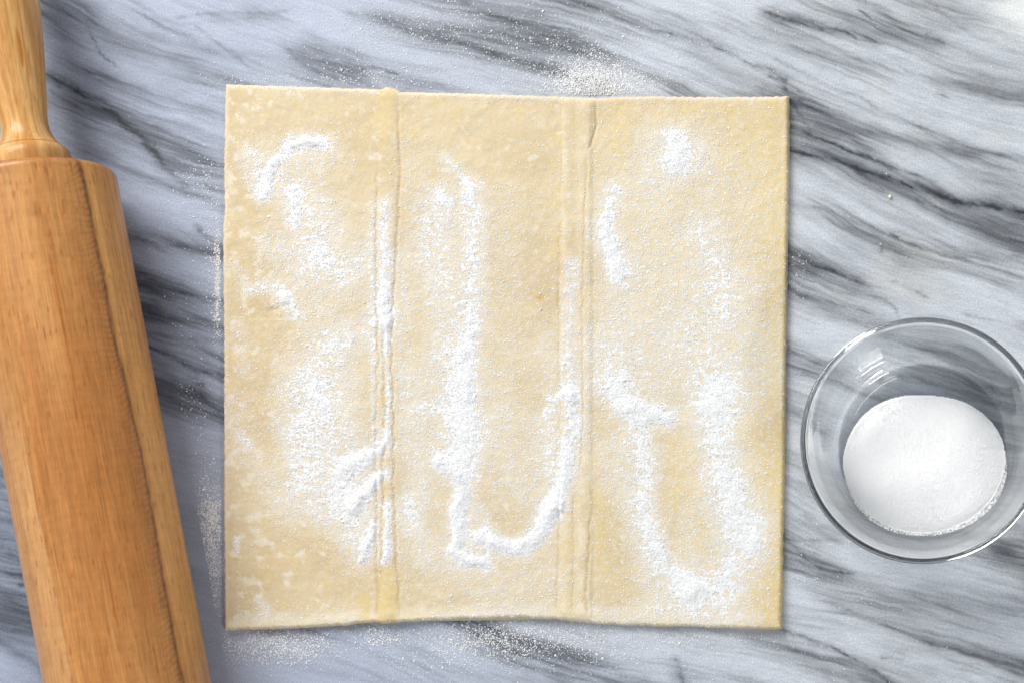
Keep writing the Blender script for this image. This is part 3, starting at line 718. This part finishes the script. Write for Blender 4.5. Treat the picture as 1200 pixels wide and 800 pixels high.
def catmull(p, k=5):
    p = np.array(p, float); out = []
    for i in range(len(p)-1):
        p0, p1, p2, p3 = p[max(i-1, 0)], p[i], p[i+1], p[min(i+2, len(p)-1)]
        for f in np.arange(k)/k:
            out.append(.5*((2*p1)+(-p0+p2)*f+(2*p0-5*p1+4*p2-p3)*f**2+(-p0+3*p1-3*p2+p3)*f**3))
    return np.array(out+[p[-1]])
full = catmull(outer[:-1]+rim_p[:-1]+inner)
full[:, 0] = np.maximum(full[:, 0], 0)*RB/50.4
n1, n2 = 6*5, (len(outer)-1)*5; n3 = n2+(len(rim_p)-1)*5; n4 = len(full)-1-5*5
dp = np.gradient(full, axis=0); pn = np.stack([dp[:, 1], -dp[:, 0]], 1); pn /= np.linalg.norm(pn, axis=1, keepdims=True)+1e-12
def bowl_part(name, i0, i1):
    seg, ns = full[i0:i1+1]/1000, pn[i0:i1+1]; nth = 192
    th = np.linspace(0, 2*np.pi, nth, endpoint=False); c, s = np.cos(th), np.sin(th)
    v = np.stack([(seg[:, 0][:, None]*c).ravel(), (seg[:, 0][:, None]*s).ravel(), np.repeat(seg[:, 1], nth)], 1)
    nr = np.stack([(ns[:, 0][:, None]*c).ravel(), (ns[:, 0][:, None]*s).ravel(), np.repeat(ns[:, 1], nth)], 1)
    i = np.arange(len(seg)-1)[:, None]*nth+np.arange(nth); i2 = np.arange(len(seg)-1)[:, None]*nth+(np.arange(nth)+1) % nth
    f = np.stack([i.ravel(), i2.ravel(), (i2+nth).ravel(), (i+nth).ravel()], 1)
    tri = []
    if seg[0, 0] < 1e-6: f = f[nth:]; tri = np.stack([np.zeros(nth, int), nth+(np.arange(nth)+1) % nth, nth+np.arange(nth)], 1)
    if seg[-1, 0] < 1e-6:
        f = f[:-nth]; b0 = (len(seg)-2)*nth; tri = np.stack([b0+np.arange(nth), b0+(np.arange(nth)+1) % nth, np.full(nth, b0+nth)], 1)
    return mesh_obj(name, v, [f, np.array(tri)] if len(tri) else f, M_GLASS, bowl, normals=nr)
bowl_part('base', 0, n1); bowl_part('outer_wall', n1, n2); bowl_part('rim', n2, n3); bowl_part('inner_wall', n3, n4); bowl_part('inner_floor', n4, len(full)-1)

# ------------------------------------------------------------------ sugar mound in the bowl
floor_r, floor_z = full[n3:, 0][::-1], full[n3:, 1][::-1]
mx, my = P(1084, 545, 0.009); mx = float(mx)-bx; my = float(my)-by
st = 0.45
g = np.arange(-46, 46, st); MX, MY = np.meshgrid(g, g)
fz = np.interp(np.hypot(MX, MY), floor_r, floor_z)
lx, ly = MX-mx*1000, MY-my*1000
ang = np.arctan2(ly, lx)
rad = 35.2*(1-0.13*np.abs(np.sin(ang))**2.2)*(1+0.012*np.cos(3*ang+.6)-0.03*np.exp(-((ang-1.57)/.5)**2))
u = np.hypot(lx, ly)/rad
top = 4.0+7.6-6.8*np.clip(u, 0, 1.2)**3.4+0.30*fbm(MX/16, MY/16, 401, 3)+0.08*fbm(MX/5, MY/5, 402, 2)+0.08*noise(MX/1.2, MY/1.2, 403)+0.07*noise(MX/.7, MY/.7, 404)
top -= 26*np.clip(u-1.0, 0, 1)
t = top-fz
zz = np.maximum(top, fz+0.12)
F = grid_faces(len(g), len(g)); F = F[(t.ravel()[F] > 0.12).any(1)]
used = np.unique(F); remap = -np.ones(MX.size, np.int64); remap[used] = np.arange(len(used))
hv = np.stack([MX.ravel(), MY.ravel(), zz.ravel()], 1)[used]/1000; hf = remap[F]
k = 16000
r_ = np.sqrt(rng.random(k))*0.985; a_ = rng.uniform(-np.pi, np.pi, k)
edge = rng.random(k) < .12; r_[edge] = np.minimum(rng.normal(0.965, .015, edge.sum()), 0.985)
rd = np.interp(a_, np.sort(ang.ravel())[::37], rad.ravel()[np.argsort(ang.ravel())][::37])
cx_, cy_ = r_*rd*np.cos(a_)+mx*1000, r_*rd*np.sin(a_)+my*1000
ii, jj = np.clip(((cx_+46)/st).round().astype(int), 0, len(g)-1), np.clip(((cy_+46)/st).round().astype(int), 0, len(g)-1)
cz_ = np.maximum(zz[jj, ii], fz[jj, ii])
szm = rng.lognormal(math.log(0.17), .25, k)
fl = np.hypot(cx_, cy_) < 40.5
gv, gf_ = crystals(cx_[fl], cy_[fl], (cz_+0.05+szm*.35)[fl], szm[fl])
o = mesh_obj('sugar_mound', np.concatenate([hv, gv/1000]), [hf, gf_+len(hv)], M_DEEP)
o.location = (bx, by, 0)
ix = np.arange(len(o.data.polygons)) >= len(hf)
o.data.polygons.foreach_set('use_smooth', ~ix)
tag(o, 'round mound of white granulated sugar inside the glass bowl', 'sugar mound')

# ------------------------------------------------------------------ a crumb of dough on the marble
cv = []
ph = np.linspace(0, np.pi, 7); tq = np.linspace(0, 2*np.pi, 10, endpoint=False)
for p in ph:
    for q in tq:
        r = 1+0.3*noise(3*np.cos(q)*np.sin(p)+5, 3*np.sin(q)*np.sin(p)+2*np.cos(p), 411)
        cv.append((0.0007*r*np.sin(p)*np.cos(q), 0.0009*r*np.sin(p)*np.sin(q), 0.0007+0.0007*r*np.cos(p)))
i = np.arange(6)[:, None]*10+np.arange(10); i2 = np.arange(6)[:, None]*10+(np.arange(10)+1) % 10
cf = np.stack([i.ravel(), (i+10).ravel(), (i2+10).ravel(), i2.ravel()], 1)
o = mesh_obj('dough_crumb', np.array(cv), cf, M_DOUGH, col=np.tile(lin([246, 240, 208]), (len(cv), 1)))
o.location = (*[float(v) for v in P(1043, 231)], 0.0)
tag(o, 'tiny pale yellow dough crumb lying on the bare marble', 'crumb')
